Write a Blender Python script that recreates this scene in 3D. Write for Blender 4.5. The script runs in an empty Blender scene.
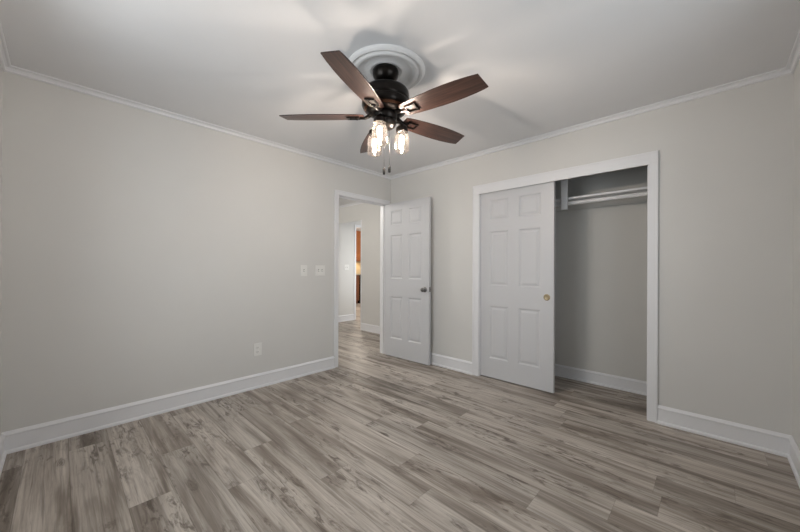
import bpy, bmesh, math, random
from mathutils import Vector, Matrix
random.seed(4)
S = bpy.context.scene
C = S.collection
R = math.radians

# ------------------------------------------------------------------ camera
YAW, CX, CY, CH = 0.7626, 3.206, -3.163, 1.1747
cam_d = bpy.data.cameras.new('camera'); cam = bpy.data.objects.new('camera', cam_d); C.objects.link(cam)
cam.location = (CX, CY, CH); cam.rotation_euler = (Matrix.Rotation(YAW, 3, 'Z') @ Matrix.Rotation(R(90), 3, 'X') @ Matrix.Rotation(R(.20), 3, 'Z')).to_euler()
cam_d.sensor_width = 36.0; cam_d.lens = 324.7/800*36; cam_d.shift_y = 2.26/800; cam_d.clip_start = 0.02
S.camera = cam

# ------------------------------------------------------------------ world, light, exposure
w = bpy.data.worlds.new('sky'); S.world = w; w.use_nodes = True
w.node_tree.nodes['Background'].inputs[0].default_value = (0.80, 0.88, 1.0, 1)
w.node_tree.nodes['Background'].inputs[1].default_value = 0.8
S.view_settings.view_transform = 'Standard'; S.view_settings.look = 'None'
S.view_settings.gamma = 1.0; S.view_settings.exposure = 0.07; S.view_settings.use_curve_mapping = False
BULB = 830.0                                   # emission of each lamp filament

def area(name, loc, rot, sx, sy, power, col):
    d = bpy.data.lights.new(name, 'AREA'); d.shape = 'RECTANGLE'; d.size = sx; d.size_y = sy; d.energy = power; d.color = col
    o = bpy.data.objects.new(name, d); C.objects.link(o); o.location = loc; o.rotation_euler = rot; return o
def point(name, loc, power, col, rad):
    d = bpy.data.lights.new(name, 'POINT'); d.energy = power; d.color = col; d.shadow_soft_size = rad
    o = bpy.data.objects.new(name, d); C.objects.link(o); o.location = loc; return o
DAY = (0.93, 0.97, 1.0)
area('added_daylight_left', (1.55, -3.78, 1.65), (R(80), 0, 0), 1.6, 1.5, 41, DAY)      # points +y; added fill lamp behind an unseen window
area('added_daylight_right', (3.95, -1.75, 1.50), (R(92), 0, R(90)), 1.6, 1.5, 27, DAY)   # points -x; second added lamp, also outside an unseen window
point('hall_lamp', (-1.5, -1.15, 2.2), 42, (1.0, 0.95, 0.88), 0.12)
area('passage_daylight', (-1.66, 1.9, 1.25), (R(90), 0, R(90)), 1.0, 1.5, 12, (0.95, 0.98, 1.0))
point('kitchen_lamp', (-4.0, 2.6, 2.2), 80, (1.0, 0.9, 0.78), 0.15)
area('under_cabinet_lamp', (-5.62, 3.7, 1.385), (0, 0, 0), 0.08, 0.9, 4, (1.0, 0.72, 0.38))

# ------------------------------------------------------------------ materials
class NT:
    def __init__(s, name):
        s.m = bpy.data.materials.new(name); s.m.use_nodes = True; s.t = s.m.node_tree
        s.b = s.t.nodes['Principled BSDF']; s.out = s.t.nodes['Material Output']
    def n(s, typ, **k):
        nd = s.t.nodes.new(typ)
        for a, v in k.items(): setattr(nd, a, v)
        return nd
    def put(s, sock, v):
        if isinstance(v, bpy.types.NodeSocket): s.t.links.new(v, sock)
        elif v is not None: sock.default_value = v
    def math(s, op, a, b=None, c=None):
        nd = s.n('ShaderNodeMath', operation=op); s.put(nd.inputs[0], a)
        if b is not None: s.put(nd.inputs[1], b)
        if c is not None: s.put(nd.inputs[2], c)
        return nd.outputs[0]
    def xyz(s, x, y, z):
        nd = s.n('ShaderNodeCombineXYZ')
        for i, v in enumerate((x, y, z)): s.put(nd.inputs[i], v)
        return nd.outputs[0]
    def noise(s, vec, scale, detail=4, rough=.55, dist=0):
        nd = s.n('ShaderNodeTexNoise'); s.put(nd.inputs['Vector'], vec)
        nd.inputs['Scale'].default_value = scale; nd.inputs['Detail'].default_value = detail
        nd.inputs['Roughness'].default_value = rough; nd.inputs['Distortion'].default_value = dist
        return nd.outputs['Fac']
    def ramp(s, f, stops):
        nd = s.n('ShaderNodeValToRGB'); s.put(nd.inputs[0], f); e = nd.color_ramp.elements
        while len(e) < len(stops): e.new(.5)
        for el, (p, c) in zip(e, stops): el.position = p; el.color = (c[0], c[1], c[2], 1) if not isinstance(c, float) else (c, c, c, 1)
        return nd.outputs[0]
    def mix(s, f, a, b, mode='MIX'):
        nd = s.n('ShaderNodeMix', data_type='RGBA', blend_type=mode)
        s.put(nd.inputs[0], f); s.put(nd.inputs[6], a); s.put(nd.inputs[7], b); return nd.outputs[2]
    def bump(s, h, strength, dist=.01):
        nd = s.n('ShaderNodeBump'); s.put(nd.inputs['Height'], h); nd.inputs['Strength'].default_value = strength
        nd.inputs['Distance'].default_value = dist; s.t.links.new(nd.outputs[0], s.b.inputs['Normal'])
    def pos(s): return s.n('ShaderNodeTexCoord').outputs['Object']

def paint(name, col, rough, bump=.08, scale=120, var=.03, metal=0.0):
    k = NT(name); p = k.pos()
    f = k.noise(p, 2.5, 3)
    a = tuple(c*(1-var) for c in col)+(1,); b = tuple(min(1, c*(1+var)) for c in col)+(1,)
    k.put(k.b.inputs['Base Color'], k.mix(f, a, b)); k.b.inputs['Roughness'].default_value = rough
    k.b.inputs['Metallic'].default_value = metal
    if bump: k.bump(k.noise(p, scale, 2), bump, .002)
    return k.m

M = {}
M['wall'] = paint('greige_wall_paint', (.66, .657, .642), .62)
M['closet_wall'] = paint('closet_wall_paint', (.63, .625, .60), .7)
M['ceiling'] = paint('ceiling_paint', (.765, .77, .785), .8)
M['trim'] = paint('white_trim_paint', (.78, .788, .81), .38, .03)
M['door'] = paint('white_door_paint', (.605, .612, .632), .42, .04)
M['plaster'] = paint('white_plaster', (.82, .82, .82), .6, .03)
M['plate'] = paint('white_plastic', (.78, .78, .76), .35, 0)
M['slot'] = paint('dark_slot', (.06, .06, .06), .5, 0)
M['bronze'] = paint('dark_bronze', (.017, .0145, .013), .30, .02, 200, .1, .85)
M['copper_glint'] = paint('copper_bulb_glint', (.17, .085, .052), .26, 0, 10, .1, .9)  # copper tone painted for bulb reflections on the bronze housing
M['nickel'] = paint('aged_nickel', (.20, .195, .19), .30, 0, 10, .05, 1.0)
M['brass'] = paint('satin_brass', (.38, .31, .20), .36, 0, 10, .05, 1.0)
M['rod'] = paint('white_metal_rod', (.80, .80, .81), .3, 0)
M['cabinet'] = paint('orange_oak_cabinet', (.36, .13, .045), .4, .05, 60, .25)
M['basecab'] = paint('brown_oak_cabinet', (.20, .075, .035), .4, .05, 60, .25)
M['black'] = paint('black_enamel', (.012, .012, .013), .25, 0)
M['counter'] = paint('beige_countertop', (.55, .47, .38), .35, .03, 90, .15)
M['tile'] = paint('cream_backsplash', (.75, .62, .42), .35, .05, 30, .08)
M['vinyl'] = paint('white_window_vinyl', (.80, .80, .80), .35, 0)
M['fob'] = paint('black_wood_fob', (.006, .005, .005), .6, 0)

def glass(name, tint, lo=.03, hi=.55, cloud=0):
    k = NT(name); lw = k.n('ShaderNodeLayerWeight'); lw.inputs[0].default_value = .35
    tr = k.n('ShaderNodeBsdfTransparent'); tr.inputs[0].default_value = tint+(1,)
    gl = k.n('ShaderNodeBsdfGlossy'); gl.inputs['Roughness'].default_value = .06
    f = k.math('MULTIPLY_ADD', lw.outputs['Facing'], hi-lo, lo)
    mx = k.n('ShaderNodeMixShader'); k.put(mx.inputs[0], f)
    k.t.links.new(tr.outputs[0], mx.inputs[1]); k.t.links.new(gl.outputs[0], mx.inputs[2])
    last = mx.outputs[0]
    if cloud:
        tl = k.n('ShaderNodeBsdfTranslucent'); tl.inputs[0].default_value = (.9, .80, .74, 1)
        m2 = k.n('ShaderNodeMixShader'); m2.inputs[0].default_value = cloud
        k.t.links.new(last, m2.inputs[1]); k.t.links.new(tl.outputs[0], m2.inputs[2]); last = m2.outputs[0]
    k.t.links.new(last, k.out.inputs[0]); return k.m
M['pane'] = glass('window_glass', (.96, .97, .97), .04, .3)
M['jar'] = glass('jar_glass', (.95, .91, .88), .04, .42, .0035)
M['bulb'] = glass('bulb_glass', (.99, .95, .88), .02, .2)
k = NT('glowing_filament'); em = k.n('ShaderNodeEmission'); em.inputs[0].default_value = (1.0, .97, .94, 1); em.inputs[1].default_value = BULB
k.t.links.new(em.outputs[0], k.out.inputs[0]); M['filament'] = k.m

# floor: grey-brown distressed laminate, planks run along x
def floor_mat():
    k = NT('grey_oak_laminate'); sp = k.n('ShaderNodeSeparateXYZ'); k.put(sp.inputs[0], k.pos())
    x, y = sp.outputs[0], sp.outputs[1]
    W_, L_ = .192, 1.22
    yr = k.math('DIVIDE', k.math('ADD', y, .05), W_); row = k.math('FLOOR', yr); fy = k.math('FRACT', yr)
    wn = k.n('ShaderNodeTexWhiteNoise', noise_dimensions='1D'); k.put(wn.inputs['W'], row)
    xr = k.math('DIVIDE', k.math('MULTIPLY_ADD', wn.outputs['Value'], L_, x), L_)
    col = k.math('FLOOR', xr); fx = k.math('FRACT', xr)
    w2 = k.n('ShaderNodeTexWhiteNoise', noise_dimensions='2D'); k.put(w2.inputs['Vector'], k.xyz(row, col, 0.0))
    rid = w2.outputs['Value']; rz = k.math('MULTIPLY', rid, 37.0)
    # fine grain, cathedral streaks, blotches, knots
    def sc(a, b): return k.xyz(k.math('MULTIPLY', x, a), k.math('MULTIPLY', y, b), rz)
    g1 = k.noise(sc(3.0, 90.0), 1.0, 5, .7, .4)             # fine grain
    g2 = k.noise(sc(.75, 8.5), 1.0, 3, .5, .9)               # broad dark streaks
    g3 = k.noise(sc(8.0, 30.0), 1.0, 6, .66, .8)            # worm marks and smudges
    g4 = k.noise(sc(1.7, 5.5), 1.0, 2, .5, .4)               # where the smudges gather
    base = k.ramp(g2, [(.29, (.180, .149, .123)), (.41, (.305, .264, .226)), (.51, (.455, .407, .360)), (.68, (.57, .520, .467))])
    base = k.mix(k.math('MULTIPLY', k.ramp(g1, [(.34, 1.0), (.56, 0.0)]), .5), base, (.165, .135, .112, 1))
    base = k.mix(k.math('MULTIPLY', k.ramp(g1, [(.56, 0.0), (.72, 1.0)]), .25), base, (.74, .69, .63, 1))
    g5 = k.noise(sc(1.3, 34.0), 1.0, 3, .6, .5)             # thin dark streaks
    base = k.mix(k.math('MULTIPLY', k.ramp(g5, [(.33, 1.0), (.44, 0.0)]), .55), base, (.135, .108, .088, 1))
    smudge = k.math('MULTIPLY', k.ramp(g3, [(.38, 1.0), (.50, 0.0)]), k.ramp(g4, [(.47, 0.0), (.60, 1.0)]))
    base = k.mix(k.math('MULTIPLY', smudge, .82), base, (.120, .094, .076, 1))
    vo = k.n('ShaderNodeTexVoronoi'); k.put(vo.inputs['Vector'], sc(2.3, 6.0)); vo.inputs['Scale'].default_value = 1.0
    kd = k.math('ADD', vo.outputs['Distance'], k.math('MULTIPLY', k.math('SUBTRACT', g3, .5), .40))
    ring = k.math('MULTIPLY_ADD', k.math('SINE', k.math('MULTIPLY', kd, 75.0)), .3, .7)
    base = k.mix(k.math('MULTIPLY', k.math('MULTIPLY', k.ramp(kd, [(.06, 1.0), (.20, 0.0)]), ring), .75), base, (.095, .072, .057, 1))
    tone = k.math('MULTIPLY_ADD', rid, .22, .95)
    base = k.mix(1.0, base, k.xyz(tone, tone, tone), 'MULTIPLY')
    ey = k.math('MINIMUM', fy, k.math('SUBTRACT', 1.0, fy)); ex = k.math('MINIMUM', fx, k.math('SUBTRACT', 1.0, fx))
    sy = k.math('LESS_THAN', ey, .0075); sx = k.math('MULTIPLY', k.math('LESS_THAN', ex, .0012), .6)
    seam = k.math('MAXIMUM', sy, sx)
    base = k.mix(k.math('MULTIPLY', seam, .38), base, (.075, .058, .046, 1))
    k.put(k.b.inputs['Base Color'], base)
    k.put(k.b.inputs['Roughness'], k.math('MULTIPLY_ADD', g1, .15, .40)); k.b.inputs['Specular IOR Level'].default_value = .35
    k.bump(k.math('SUBTRACT', k.math('MULTIPLY', g1, .4), seam), .12, .002)
    return k.m
M['floor'] = floor_mat()

# blade: dark walnut, grain along local x
def blade_mat():
    k = NT('dark_walnut_blade'); sp = k.n('ShaderNodeSeparateXYZ'); k.put(sp.inputs[0], k.pos())
    g = k.noise(k.xyz(k.math('MULTIPLY', sp.outputs[0], 3.0), k.math('MULTIPLY', sp.outputs[1], 60.0), sp.outputs[2]), 1.0, 5, .6, .8)
    k.put(k.b.inputs['Base Color'], k.ramp(g, [(.3, (.018, .009, .008)), (.5, (.047, .023, .0175)), (.7, (.085, .044, .033))]))
    k.b.inputs['Roughness'].default_value = .34; k.bump(g, .06, .002); return k.m
M['blade'] = blade_mat()

# ------------------------------------------------------------------ mesh helpers
def obj(name, bm, mat, parent=None, smooth=False, loc=None, rot=None, bevel=0):
    bmesh.ops.recalc_face_normals(bm, faces=bm.faces[:])
    me = bpy.data.meshes.new(name); bm.to_mesh(me); bm.free(); me.materials.append(M[mat] if isinstance(mat, str) else mat)
    if smooth:
        for p in me.polygons: p.use_smooth = True
    o = bpy.data.objects.new(name, me); C.objects.link(o)
    if parent: o.parent = parent
    if loc: o.location = loc
    if rot: o.rotation_euler = rot
    if bevel:
        b = o.modifiers.new('bevel', 'BEVEL'); b.width = bevel; b.segments = 2; b.limit_method = 'ANGLE'
    if smooth:
        try:
            me.set_sharp_from_angle(angle=R(40))
        except Exception: pass
    return o
def box(bm, a, b):
    r = bmesh.ops.create_cube(bm, size=1)
    for v in r['verts']:
        v.co = Vector([(a[i]+b[i])/2 + v.co[i]*(b[i]-a[i]) for i in range(3)])
    return r['verts']
def boxes(*bs):
    bm = bmesh.new()
    for a, b in bs: box(bm, a, b)
    return bm
def lathe(prof, seg=48, bm=None, at=(0, 0, 0), axis='z'):
    bm = bm or bmesh.new(); rings = []
    def P(r, z, t):
        p = (r*math.cos(t), r*math.sin(t), z)
        if axis == 'y': p = (p[0], p[2], p[1])
        if axis == 'x': p = (p[2], p[0], p[1])
        return Vector(p)+Vector(at)
    for r, z in prof:
        if r < 1e-6: rings.append([bm.verts.new(P(0, z, 0))])
        else: rings.append([bm.verts.new(P(r, z, 2*math.pi*i/seg)) for i in range(seg)])
    for A, B in zip(rings, rings[1:]):
        for i in range(seg):
            j = (i+1) % seg
            q = [A[i % len(A)], A[j % len(A)], B[j % len(B)], B[i % len(B)]]
            u = []
            for v in q:
                if v not in u: u.append(v)
            if len(u) > 2: bm.faces.new(u)
    return bm
def tube(pts, rad, seg=12, bm=None, caps=True):
    bm = bm or bmesh.new(); pts = [Vector(p) for p in pts]; rings = []
    up = Vector((0, 0, 1))
    for i, p in enumerate(pts):
        d = (pts[min(i+1, len(pts)-1)]-pts[max(i-1, 0)]).normalized()
        u = d.cross(up) if abs(d.dot(up)) < .95 else d.cross(Vector((1, 0, 0))); u.normalize(); v = d.cross(u)
        rr = rad[i] if isinstance(rad, (list, tuple)) else rad
        rings.append([bm.verts.new(p+(u*math.cos(2*math.pi*j/seg)+v*math.sin(2*math.pi*j/seg))*rr) for j in range(seg)])
    for A, B in zip(rings, rings[1:]):
        for j in range(seg): bm.faces.new([A[j], A[(j+1) % seg], B[(j+1) % seg], B[j]])
    if caps: bm.faces.new(rings[0]); bm.faces.new(rings[-1][::-1])
    return bm
def prism(bm, outline, z0, z1):
    lo = [bm.verts.new((x, y, z0)) for x, y in outline]; hi = [bm.verts.new((x, y, z1)) for x, y in outline]
    bm.faces.new(lo[::-1]); bm.faces.new(hi); n = len(lo)
    for i in range(n): bm.faces.new([lo[i], lo[(i+1) % n], hi[(i+1) % n], hi[i]])
    return bm
def run(prof, p0, p1, inward, bm=None):
    """profile (distance from wall, z) swept from p0 to p1; inward = unit xy vector off the wall"""
    bm = bm or bmesh.new()
    A = [bm.verts.new((p0[0]+inward[0]*d, p0[1]+inward[1]*d, z)) for d, z in prof]
    B = [bm.verts.new((p1[0]+inward[0]*d, p1[1]+inward[1]*d, z)) for d, z in prof]
    n = len(prof)
    for i in range(n): bm.faces.new([A[i], A[(i+1) % n], B[(i+1) % n], B[i]])
    bm.faces.new(A[::-1]); bm.faces.new(B); return bm
def struct(name, bm, mat, label=None, **k):
    o = obj(name, bm, mat, **k); o['kind'] = 'structure'
    if label: o['label'] = label
    return o
def thing(name, label, cat, loc=(0, 0, 0), rot=(0, 0, 0), group=None):
    o = bpy.data.objects.new(name, None); C.objects.link(o); o.location = loc; o.rotation_euler = rot
    o.empty_display_size = .1; o['label'] = label; o['category'] = cat
    if group: o['group'] = group
    return o
def tag(o, label, cat, group=None):
    o['label'] = label; o['category'] = cat
    if group: o['group'] = group
    return o

# ------------------------------------------------------------------ room shell
H = 2.44; W = 3.580; L = 3.415; T = .12
DY0, DY1, DH = -.872, -.085, 2.040          # entry door opening in the left wall
QX0, QX1, QH = 1.386, 2.850, 1.982          # closet opening in the right wall
struct('floor', boxes(((-6.2, -3.6, -.08), (W+.2, 5.2, 0))), 'floor')
struct('ceiling', boxes(((-6.2, -3.6, H), (W+.2, 5.2, H+.1))), 'ceiling')
struct('wall_left', boxes(((-T, -L-T, 0), (0, DY0-.02, H)), ((-T, DY0-.02, DH+.02), (0, DY1+.02, H)), ((-T, DY1+.02, 0), (0, .90, H))), 'wall')
struct('wall_right', boxes(((0, 0, 0), (QX0-.02, T, H)), ((QX0-.02, 0, QH+.078), (QX1+.02, T, H)), ((QX1+.02, 0, 0), (W+T, T, H))), 'wall')
# walls behind the camera, each with an added window to let daylight in
WZ0, WZ1 = .90, 2.12; AX0, AX1 = .95, 2.15; BY0, BY1 = -2.35, -1.15
struct('wall_behind_left', boxes(((0, -L-T, 0), (AX0, -L, H)), ((AX1, -L-T, 0), (W+T, -L, H)), ((AX0, -L-T, 0), (AX1, -L, WZ0)), ((AX0, -L-T, WZ1), (AX1, -L, H))), 'wall')
struct('wall_behind_right', boxes(((W, -L, 0), (W+T, BY0, H)), ((W, BY1, 0), (W+T, 0, H)), ((W, BY0, 0), (W+T, BY1, WZ0)), ((W, BY0, WZ1), (W+T, BY1, H))), 'wall')
# closet
CD = .62
struct('wall_closet_back', boxes(((1.0, CD, 0), (3.3, CD+.1, H))), 'closet_wall')
struct('wall_closet_left', boxes(((1.08, T, 0), (1.18, CD, H))), 'closet_wall')
struct('wall_closet_right', boxes(((3.08, T, 0), (3.18, CD, H))), 'closet_wall')
# hall, passage and kitchen beyond the door
HX = -1.60
struct('wall_hall_right', boxes(((HX, .80, 0), (-T, .90, H)), ((-2.55, .80, 2.09), (HX, .82, H)), ((-3.3, .80, 0), (-2.55, .90, H))), 'wall')
struct('wall_hall_far', boxes(((-3.4, -2.2, 0), (-3.3, .90, H))), 'wall')
struct('wall_hall_left', boxes(((-3.4, -2.3, 0), (-T, -2.2, H))), 'wall')
struct('wall_passage_left', boxes(((-2.74, .90, 0), (-2.64, 1.48, H)), ((-2.74, 1.48, 2.13), (-2.64, 2.62, H)), ((-2.74, 2.62, 0), (-2.64, 3.6, H))), 'wall')
struct('wall_passage_right', boxes(((HX, .90, 0), (HX+.1, 3.6, H))), 'wall')
struct('wall_passage_end', boxes(((-2.74, 3.6, 0), (HX+.1, 3.7, H))), 'wall')
struct('wall_kitchen_back', boxes(((-5.9, .8, 0), (-5.8, 5.1, H))), 'tile')
struct('wall_kitchen_left', boxes(((-5.8, .8, 0), (-2.74, .9, H))), 'wall')
struct('wall_kitchen_right', boxes(((-5.8, 5.0, 0), (-2.6, 5.1, H)), ((-2.7, 3.7, 0), (-2.6, 5.0, H))), 'wall')

# baseboards: board with a cap bead and a shoe moulding
BASE = [(0, 0), (.024, 0), (.024, .012), (.020, .019), (.013, .022), (.013, .108), (.017, .112), (.017, .120), (.010, .128), (.004, .137), (0, .137)]
def base(name, p0, p1, inn, bm=None): return run(BASE, p0, p1, inn, bm)
struct('baseboard_left', base('', (0, -L), (0, DY0-.062), (1, 0)), 'trim')
struct('baseboard_right', base('', (0, 0), (QX0-.080, 0), (0, -1), base('', (QX1+.068, 0), (W, 0), (0, -1))), 'trim')
struct('baseboard_behind_left', base('', (0, -L), (W, -L), (0, 1)), 'trim')
struct('baseboard_behind_right', base('', (W, -L), (W, 0), (-1, 0)), 'trim')
BASE2 = [(d, z*.92) for d, z in BASE]
struct('baseboard_closet', run(BASE2, (1.18, CD), (3.08, CD), (0, -1)), 'trim')
struct('baseboard_hall_right', base('', (HX+.012, .80), (-T, .80), (0, -1)), 'trim')
struct('baseboard_passage_left', base('', (-2.64, .90), (-2.64, 1.44), (1, 0)), 'trim')
# crown moulding
CR = [(0, H), (.036, H), (.036, H-.008), (.030, H-.010), (.022, H-.009), (.014, H-.013), (.008, H-.021), (.007, H-.025), (.013, H-.027), (.015, H-.031), (.013, H-.036), (.006, H-.039), (0, H-.039)]
struct('trim_1', run(CR, (0, -L), (0, 0), (1, 0)), 'trim', 'crown moulding')
struct('trim_2', run(CR, (0, 0), (W, 0), (0, -1)), 'trim', 'crown moulding')
struct('trim_3', run(CR, (0, -L), (W, -L), (0, 1)), 'trim', 'crown moulding')
struct('trim_4', run(CR, (W, -L), (W, 0), (-1, 0)), 'trim', 'crown moulding')
struct('trim_5', run(CR, (-3.3, .80), (-T, .80), (0, -1)), 'trim', 'crown moulding')
# casings
def casing(name, axis, plane, a0, a1, top, wd, wt, out, jamb, lab, gap=0.004, right_w=None, head=True):
    """door casing + jamb lining. axis 'y': wall plane x=plane, opening a0..a1 along y; axis 'x': wall plane y=plane"""
    bm = bmesh.new(); rw = right_w or wd
    def B(s0, s1, z0, z1, d0, d1):
        if axis == 'y': box(bm, (min(plane+d0*out, plane+d1*out), s0, z0), (max(plane+d0*out, plane+d1*out), s1, z1))
        else: box(bm, (s0, min(plane+d0*out, plane+d1*out), z0), (s1, max(plane+d0*out, plane+d1*out), z1))
    e = gap
    B(a0-wd, a0-e, 0, top+e, 0, .013); B(a1+e, a1+rw, 0, top+e, 0, .013); B(a0-wd, a1+rw, top+e, top+wt, 0, .013)
    o2 = .018                                               # raised outer back-band
    B(a0-wd, a0-wd+.016, 0, top+wt-.016, .013, o2); B(a1+rw-.016, a1+rw, 0, top+wt-.016, .013, o2)
    B(a0-wd, a1+rw, top+wt-.016, top+wt, .013, o2)
    B(a0-.02, a0, 0, top, -jamb, 0); B(a1, a1+.02, 0, top, -jamb, 0)
    if head: B(a0-.02, a1+.02, top, top+.02, -jamb, 0)
    return struct(name, bm, 'trim', lab, bevel=.003)
tr6 = casing('trim_6', 'y', 0, DY0, DY1, DH, .060, .060, 1, T, 'door casing and jamb', right_w=.062)
o = obj('strike_plate', boxes(((-.062, DY0, .86), (-.030, DY0+.003, .945))), 'nickel', tr6)
o = obj('door_stop', boxes(((-.052, DY0, 0), (-.040, DY0+.011, DH)), ((-.052, DY1-.011, 0), (-.040, DY1, DH)), ((-.052, DY0, DH-.011), (-.040, DY1, DH))), 'trim', tr6)
casing('trim_7', 'x', 0, QX0, QX1, QH, .080, .100, -1, T, 'closet casing and jamb', right_w=.068, head=False)
struct('trim_8', boxes(((HX-.012, .792, 0), (HX+.012, .908, 2.09)),), 'trim', 'hall opening corner trim', bevel=.003)
casing('trim_9', 'y', -2.64, 1.50, 2.60, 2.11, .055, .055, 1, .1, 'kitchen doorway casing')

# unseen windows added behind the camera as a daylight source
def window(name, axis, plane, a0, a1, out):
    bm = bmesh.new()
    def B(s0, s1, z0, z1, d0, d1, b):
        lo, hi = sorted((plane+d0*out, plane+d1*out))
        if axis == 'y': box(b, (lo, s0, z0), (hi, s1, z1))
        else: box(b, (s0, lo, z0), (s1, hi, z1))
    f = .05; mid = (WZ0+WZ1)/2
    B(a0, a0+f, WZ0, WZ1, -.10, -.03, bm); B(a1-f, a1, WZ0, WZ1, -.10, -.03, bm)
    B(a0, a1, WZ0, WZ0+f, -.10, -.03, bm); B(a0, a1, WZ1-f, WZ1, -.10, -.03, bm); B(a0, a1, mid-.03, mid+.03, -.10, -.03, bm)
    for s0, s1, z0, z1 in ((a0-.07, a0, WZ0-.07, WZ1+.07), (a1, a1+.07, WZ0-.07, WZ1+.07), (a0, a1, WZ1, WZ1+.07), (a0, a1, WZ0-.07, WZ0)):
        B(s0, s1, z0, z1, 0, .016, bm)
    B(a0-.08, a1+.08, WZ0-.015, WZ0+.01, .0, .05, bm)
    o = struct(name, bm, 'vinyl', bevel=.002)
    b2 = bmesh.new(); B(a0+f, a1-f, WZ0+f, WZ1-f, -.068, -.062, b2); obj('pane', b2, 'pane', o)
window('added_window_1', 'x', -L, AX0, AX1, 1)
window('added_window_2', 'y', W, BY0, BY1, -1)

# ------------------------------------------------------------------ six-panel doors
def six_panel(w_, h_, t, cols, rows):
    bm = bmesh.new(); xs = [0]+[c for p in cols for c in p]+[w_]; zs = [0]+[c for p in rows for c in p]+[h_]
    for face, s in ((-t, 1), (0, -1)):              # s: direction into the slab
        for i in range(len(xs)-1):
            for j in range(len(zs)-1):
                x0, x1, z0, z1 = xs[i], xs[i+1], zs[j], zs[j+1]
                loops = [(0, 0)]
                if i % 2 == 1 and j % 2 == 1: loops += [(.006, .003), (.013, .0085), (.022, .0085), (.040, .0025)]
                prev = None
                for q, d in loops:
                    ring = [bm.verts.new((x, face+s*d, z)) for x, z in ((x0+q, z0+q), (x1-q, z0+q), (x1-q, z1-q), (x0+q, z1-q))]
                    if prev:
                        for a in range(4): bm.faces.new([prev[a], prev[(a+1) % 4], ring[(a+1) % 4], ring[a]])
                    prev = ring
                bm.faces.new(prev)
    for z0, z1 in zip(zs, zs[1:]):
        for x in (0, w_): bm.faces.new([bm.verts.new(p) for p in ((x, -t, z0), (x, 0, z0), (x, 0, z1), (x, -t, z1))])
    for x0, x1 in zip(xs, xs[1:]):
        for z in (0, h_): bm.faces.new([bm.verts.new(p) for p in ((x0, -t, z), (x1, -t, z), (x1, 0, z), (x0, 0, z))])
    bmesh.ops.remove_doubles(bm, verts=bm.verts[:], dist=1e-5)
    return bm
ROWS = [(.235, .775), (1.000, 1.575), (1.695, 1.905)]
# open entry door: hinge at the opening's right jamb, swung back along the right wall
DW, DT = .752, .035
d1 = struct('door_1', six_panel(DW, 2.022, DT, [(.113, .322), (.425, .636)], [(.235, .79), (1.025, 1.60), (1.73, 1.925)]), 'door',
            'white six-panel room door standing open against the wall, dark knob', loc=(.016, -.092, .012), rot=(0, 0, R(1.4)))
KN = [(.0, 0), (.033, 0), (.033, .004), (.030, .008), (.014, .012), (.011, .020), (.012, .028), (.020, .032), (.0265, .040), (.0275, .048), (.024, .056), (.014, .061), (0, .062)]
for sgn, y0 in ((-1, -DT), (1, 0)):
    obj('door_knob', lathe([(r, z*sgn*(1 if sgn < 0 else .9)) for r, z in KN], 32, axis='y', at=(DW-.062, y0, .905)), 'nickel', d1, smooth=True)
bm = boxes(((DW-.001, -.030, .880), (DW+.002, -.005, .937))); box(bm, (DW, -.024, .900), (DW+.011, -.011, .917))
obj('latch_plate', bm, 'nickel', d1)
for z in (.20, 1.02, 1.80):
    bm = tube([(-.004, .004, z), (-.004, .004, z+.09)], .0055, 12); box(bm, (-.002, -.03, z), (.001, .002, z+.09)); obj('hinge', bm, 'nickel', d1)
# sliding closet door
d2 = struct('door_2', six_panel(.762, 2.010, .035, [(.105, .315), (.425, .640)], [(.205, .765), (.980, 1.560), (1.685, 1.895)]), 'door',
            'white six-panel sliding closet door with round brass finger pull', loc=(1.388, .056, .012))
obj('finger_pull', lathe([(0, -.0008), (.018, -.0008), (.0205, -.0015), (.022, -.0042), (.028, -.0042), (.031, -.002), (.0315, .002)], 32, axis='y', at=(.700, -.035, .892)), 'brass', d2, smooth=True)
# track inside the closet head
tr10 = struct('trim_10', boxes(((QX0, .008, QH+.022), (QX1, .012, QH+.05)), ((QX0, .008, QH+.05), (QX1, .118, QH+.054))), 'rod', 'sliding door track')

# ------------------------------------------------------------------ closet fittings
sh = thing('closet_shelf', 'white shelf board along the back of the open closet, above the rod', 'shelf', (2.13, .46, 1.863))
obj('shelf_board', boxes(((-.95, -.155, 0), (.95, .158, .019))), 'trim', sh, bevel=.002)
obj('cleat', boxes(((-.95, .141, -.062), (.95, .159, -.001))), 'closet_wall', sh, bevel=.002)
rod = obj('closet_rod', tube([(1.181, .345, 1.828), (3.079, .345, 1.828)], .019, 20), 'rod', smooth=True)
tag(rod, 'white round clothes rod hanging below the closet shelf', 'closet rod')
br = obj('hanging_board', boxes(((2.135, .262, 1.757), (2.193, .281, H))), 'trim', bevel=.002)
tag(br, 'short white upright board dropping in front of the closet shelf and rod', 'board')

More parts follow.
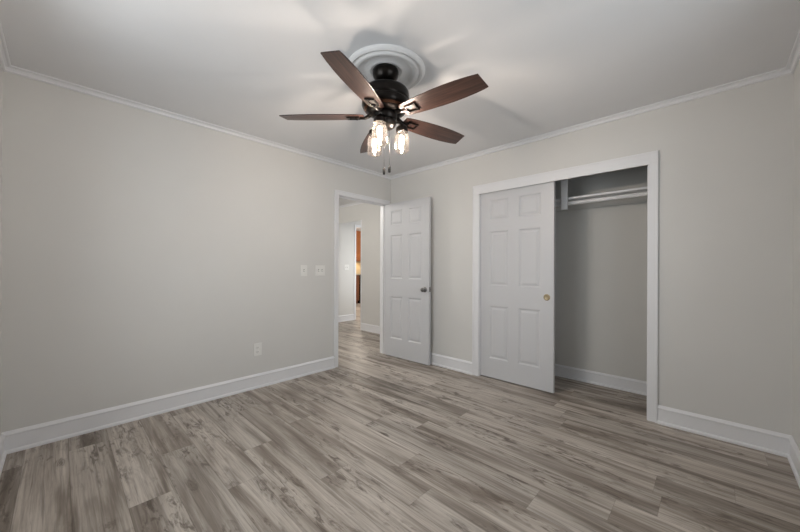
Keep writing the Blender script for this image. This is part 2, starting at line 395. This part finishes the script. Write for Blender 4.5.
# ------------------------------------------------------------------ wall plates
def plate(name, label, cat, loc, rot, wd, ht, kind):
    t = thing(name, label, cat, loc, rot)           # local: plate faces +x, width along y
    obj('cover_plate', boxes(((.0, -wd/2, -ht/2), (.006, wd/2, ht/2))), 'plate', t, bevel=.0025)
    if kind == 'outlet':
        for dz in (-.020, .020):
            s = obj('receptacle', lathe([(0, .009), (.0155, .009), (.0165, .0075), (.0165, .005)], 24, axis='x', at=(0, 0, dz)), 'plate', t)
            obj('slot', boxes(((.0088, -.0075, dz-.003), (.0093, -.0055, dz+.006)), ((.0088, .0055, dz-.003), (.0093, .0075, dz+.005)), ((.0088, -.002, dz-.010), (.0093, .002, dz-.006))), 'slot', s)
    else:
        for k_ in range(kind):
            y = (k_-(kind-1)/2)*.046
            s = obj('toggle', boxes(((.004, y-.0045, -.010), (.016, y+.0045, .008))), 'plate', t, bevel=.002)
            obj('toggle_slot', boxes(((.0055, y-.0065, -.013), (.0066, y+.0065, .013))), 'slot', s)
    for dz in ((-.047, .047) if kind != 'outlet' else (0,)):
        for y in ([0] if kind in (1, 'outlet') else [-.023, .023]):
            obj('screw', lathe([(0, .0072), (.003, .007), (.0033, .005)], 12, axis='x', at=(0, y, dz)), 'plate', t)
    return t
plate('light_switch', 'white single toggle switch plate on the left wall, farther from the door', 'light switch', (0, -1.326, 1.147), (0, 0, 0), .078, .118, 1)
plate('light_switch', 'white double toggle switch plate on the left wall beside the door casing', 'light switch', (0, -1.122, 1.147), (0, 0, 0), .122, .118, 2)
plate('electrical_outlet', 'white wall outlet low on the left wall above the baseboard', 'outlet', (0, -1.825, .375), (0, 0, 0), .078, .122, 'outlet')
plate('light_switch', 'small white switch plate on the bright wall beyond the doorway', 'light switch', (-2.64, 1.24, 1.19), (0, 0, 0), .12, .118, 2)

# ------------------------------------------------------------------ ceiling medallion and fan
FX, FY = 1.709, -1.735
md = obj('ceiling_medallion', lathe([(.250, 0), (.250, -.008), (.243, -.017), (.232, -.023), (.224, -.020), (.214, -.014), (.208, -.016), (.203, -.024), (.192, -.027), (.182, -.023), (.174, -.012), (.166, -.008),
                                      (.112, -.006), (.108, -.0085), (.098, -.009), (.094, -.007), (0, -.007)], 96), 'plaster', smooth=True, loc=(FX-.010, FY+.012, H))
tag(md, 'round white ringed plaster medallion on the ceiling around the fan mount', 'ceiling medallion')
fan = thing('ceiling_fan', 'dark bronze five-blade ceiling fan with walnut blades and three glowing jar lights', 'ceiling fan', (FX, FY, H))
Z = lambda z: z-H
obj('canopy', lathe([(0, Z(2.431)), (.078, Z(2.431)), (.083, Z(2.424)), (.083, Z(2.410)), (.079, Z(2.392)), (.068, Z(2.372)), (.052, Z(2.357)), (.036, Z(2.351)), (.030, Z(2.350)), (0, Z(2.350))], 48), 'bronze', fan, smooth=True)
obj('downrod', lathe([(0, Z(2.351)), (.022, Z(2.351)), (.022, Z(2.332)), (.034, Z(2.328)), (.036, Z(2.308)), (0, Z(2.308))], 32), 'bronze', fan, smooth=True)
mh = obj('motor_housing', lathe([(0, Z(2.312)), (.060, Z(2.312)), (.120, Z(2.306)), (.140, Z(2.298)), (.149, Z(2.284)), (.151, Z(2.268)), (.151, Z(2.240)), (.147, Z(2.236)), (.146, Z(2.228)), (.150, Z(2.224)),
                                  (.150, Z(2.204)), (.144, Z(2.190)), (.134, Z(2.180)), (.126, Z(2.176)), (.120, Z(2.166)), (.100, Z(2.158)), (0, Z(2.158))], 64), 'bronze', fan, smooth=True)
obj('bulb_glint_band', lathe([(.136, Z(2.1825)), (.1375, Z(2.1815)), (.126, Z(2.1695)), (.123, Z(2.1700))], 64), 'copper_glint', mh, smooth=True)  # coloured ring stands in for the bulbs reflected in the bronze
obj('switch_housing', lathe([(0, Z(2.160)), (.072, Z(2.160)), (.076, Z(2.150)), (.072, Z(2.128)), (.064, Z(2.116)), (.068, Z(2.110)), (.070, Z(2.096)), (.062, Z(2.078)), (.044, Z(2.064)), (.022, Z(2.057)), (.012, Z(2.055)), (.010, Z(2.044)), (0, Z(2.042))], 48), 'bronze', fan, smooth=True)
# blades
def blade_mesh():
    half = [(.135, .046), (.16, .053), (.22, .061), (.30, .067), (.38, .071), (.45, .072), (.52, .070), (.59, .064), (.64, .057)]
    top = half+[(.664, .051)]; bot = [(x, -y) for x, y in half]+[(.650, -.056)]
    bm = prism(bmesh.new(), bot+top[::-1], -.003, .003)
    return bm
YD = math.degrees(YAW)
bl0 = ir0 = None
for i in range(5):
    a = R(178.5-72*i+YD)
    if not bl0:
        bl0 = obj('blade', blade_mesh(), 'blade', fan, bevel=.0015)
        bm = bmesh.new()
        # open rectangular loop plate under the blade root
        z0, z1 = -.0125, -.0035
        xa, xb, yw, bw = .165, .245, .030, .012
        box(bm, (xa, -yw, z0), (xb, -yw+bw, z1)); box(bm, (xa, yw-bw, z0), (xb, yw, z1)); box(bm, (xb-bw, -yw+bw, z0), (xb, yw-bw, z1)); box(bm, (xa, -yw+bw, z0), (xa+bw, yw-bw, z1))
        tube([(.085, 0, .018), (.105, 0, .004), (.130, 0, -.007), (.172, 0, -.009)], [.014, .013, .011, .008], 10, bm)
        for sx, sy in ((xa+.02, yw-bw/2), (xa+.02, -yw+bw/2), (xb-bw/2, 0)): lathe([(0, z0-.003), (.004, z0-.002), (.0045, z0)], 10, bm, (sx, sy, 0))
        ir0 = obj('blade_iron', bm, 'bronze', fan, bevel=.0015)
        b, ir = bl0, ir0
    else:
        b = bl0.copy(); ir = ir0.copy(); C.objects.link(b); C.objects.link(ir); b.parent = fan; ir.parent = fan
    for q in (b, ir):
        q.rotation_mode = 'XYZ'; q.rotation_euler = (R(-12), 0, a); q.location = (0, 0, Z(2.139))
# light kit: three arms with mason-jar shades
JR = .108
arm0 = None
for i in range(3):
    a = R(-106+120*i+YD)
    if not arm0:
        bm = tube([(.040, 0, Z(2.090)), (.060, 0, Z(2.098)), (.082, 0, Z(2.102)), (.100, 0, Z(2.097)), (JR, 0, Z(2.084))], .0085, 12)
        lathe([(0, Z(2.092)), (.012, Z(2.092)), (.022, Z(2.086)), (.026, Z(2.076)), (.036, Z(2.070)), (.0385, Z(2.064)), (.0385, Z(2.040)), (.0365, Z(2.040)), (.0355, Z(2.060)), (.012, Z(2.062)), (0, Z(2.062))], 32, bm, (JR, 0, 0))
        arm0 = arm = obj('light_arm', bm, 'bronze', fan, smooth=True)
        kids = []
        jar = [(.0345, Z(2.056)), (.0350, Z(2.040)), (.0375, Z(2.034)), (.0350, Z(2.028)), (.0440, Z(2.018)), (.0475, Z(2.006)), (.0475, Z(1.930)), (.0455, Z(1.918)), (.038, Z(1.912)), (.024, Z(1.915)), (0, Z(1.917))]
        inner = [(max(r-.003, 0), z+(.003 if i_ >= 7 else 0)) for i_, (r, z) in enumerate(jar)][::-1]
        kids.append(obj('jar_shade', lathe(jar+inner, 36, at=(JR, 0, 0)), 'jar', arm, smooth=True))
        kids.append(obj('bulb', lathe([(.012, Z(2.062)), (.013, Z(2.044)), (.017, Z(2.030)), (.0235, Z(2.005)), (.0245, Z(1.985)), (.021, Z(1.965)), (.012, Z(1.950)), (0, Z(1.946))], 28, at=(JR, 0, 0)), 'bulb', arm, smooth=True))
        kids.append(obj('filament', lathe([(0, Z(2.020)), (.008, Z(2.016)), (.0115, Z(2.004)), (.0125, Z(1.988)), (.0115, Z(1.973)), (.008, Z(1.962)), (0, Z(1.958))], 20, at=(JR, 0, 0)), 'filament', arm, smooth=True))
    else:
        arm = arm0.copy(); C.objects.link(arm); arm.parent = fan
        for q in kids:
            c = q.copy(); C.objects.link(c); c.parent = arm
    arm.rotation_euler = (0, 0, a); arm.location = (0, 0, .010)
# pull chains
lx, ly = math.cos(YAW), math.sin(YAW)
for lat, zf in ((-.008, 1.793), (.026, 1.806)):
    px, py = lx*lat, ly*lat
    bm = tube([(px, py, Z(2.075)), (px, py, Z(zf+.018))], .0008, 6)
    for k_ in range(56):
        z = 2.07-k_*(2.07-zf-.02)/55
        bmesh.ops.create_icosphere(bm, subdivisions=1, radius=.0015, matrix=Matrix.Translation((px, py, Z(z))))
    ch = obj('pull_chain', bm, 'bronze', fan)
    obj('fob', lathe([(0, Z(zf+.021)), (.005, Z(zf+.020)), (.0085, Z(zf+.012)), (.009, Z(zf-.014)), (.007, Z(zf-.022)), (0, Z(zf-.023))], 16, at=(px, py, 0)), 'fob', ch, smooth=True)

# ------------------------------------------------------------------ glimpse of the kitchen
def cab_door(x, y0, y1, z0, z1, mat, par, hz):
    bm = boxes(((x, y0+.004, z0), (x+.018, y0+.06, z1)), ((x, y1-.06, z0), (x+.018, y1-.004, z1)), ((x, y0+.06, z0), (x+.018, y1-.06, z0+.06)), ((x, y0+.06, z1-.06), (x+.018, y1-.06, z1)), ((x, y0+.06, z0+.06), (x+.010, y1-.06, z1-.06)))
    d = obj('cabinet_door', bm, mat, par, bevel=.003)
    obj('handle', tube([(x+.018, y0+.03, hz), (x+.04, y0+.03, hz), (x+.04, y0+.03, hz+.1), (x+.018, y0+.03, hz+.1)], .005, 8), 'nickel', d)
bc = thing('base_cabinet', 'brown wooden kitchen base cabinet glimpsed through the doorway left of the black oven', 'cabinet', (-5.5, 3.2, 0))
obj('body', boxes(((-.298, -.50, .10), (.28, .495, .945)), ((-.298, -.50, 0), (.22, .495, .10))), 'basecab', bc)
cab_door(.281, -.50, -.04, .12, .93, 'basecab', bc, .75); cab_door(.281, -.04, .49, .12, .93, 'basecab', bc, .75)
ct = obj('countertop', boxes(((-5.799, 2.65, .946), (-5.17, 3.70, .985))), 'counter', bevel=.004)
tag(ct, 'pale kitchen countertop on the brown base cabinet seen through the doorway', 'countertop')
ov = thing('range_oven', 'black kitchen oven range beside the brown cabinet, seen through the doorway', 'oven', (-5.5, 4.09, 0))
obj('body', boxes(((-.298, -.375, .0), (.28, .375, .96))), 'black', ov, bevel=.004)
od = obj('oven_door', boxes(((.281, -.36, .20), (.305, .36, .80))), 'black', ov, bevel=.004)
obj('handle', tube([(.305, -.30, .74), (.345, -.30, .74), (.345, .30, .74), (.305, .30, .74)], .009, 8), 'nickel', od)
uc = thing('wall_cabinet', 'orange wooden wall cabinet above the lit kitchen counter, seen through the doorway', 'cabinet', (-5.62, 3.5, 1.41))
obj('body', boxes(((-.178, -.85, 0), (.15, .85, 1.028))), 'cabinet', uc)
for q in range(4): cab_door(.151, -.85+.425*q, -.425+.425*q, .02, 1.02, 'cabinet', uc, .08)
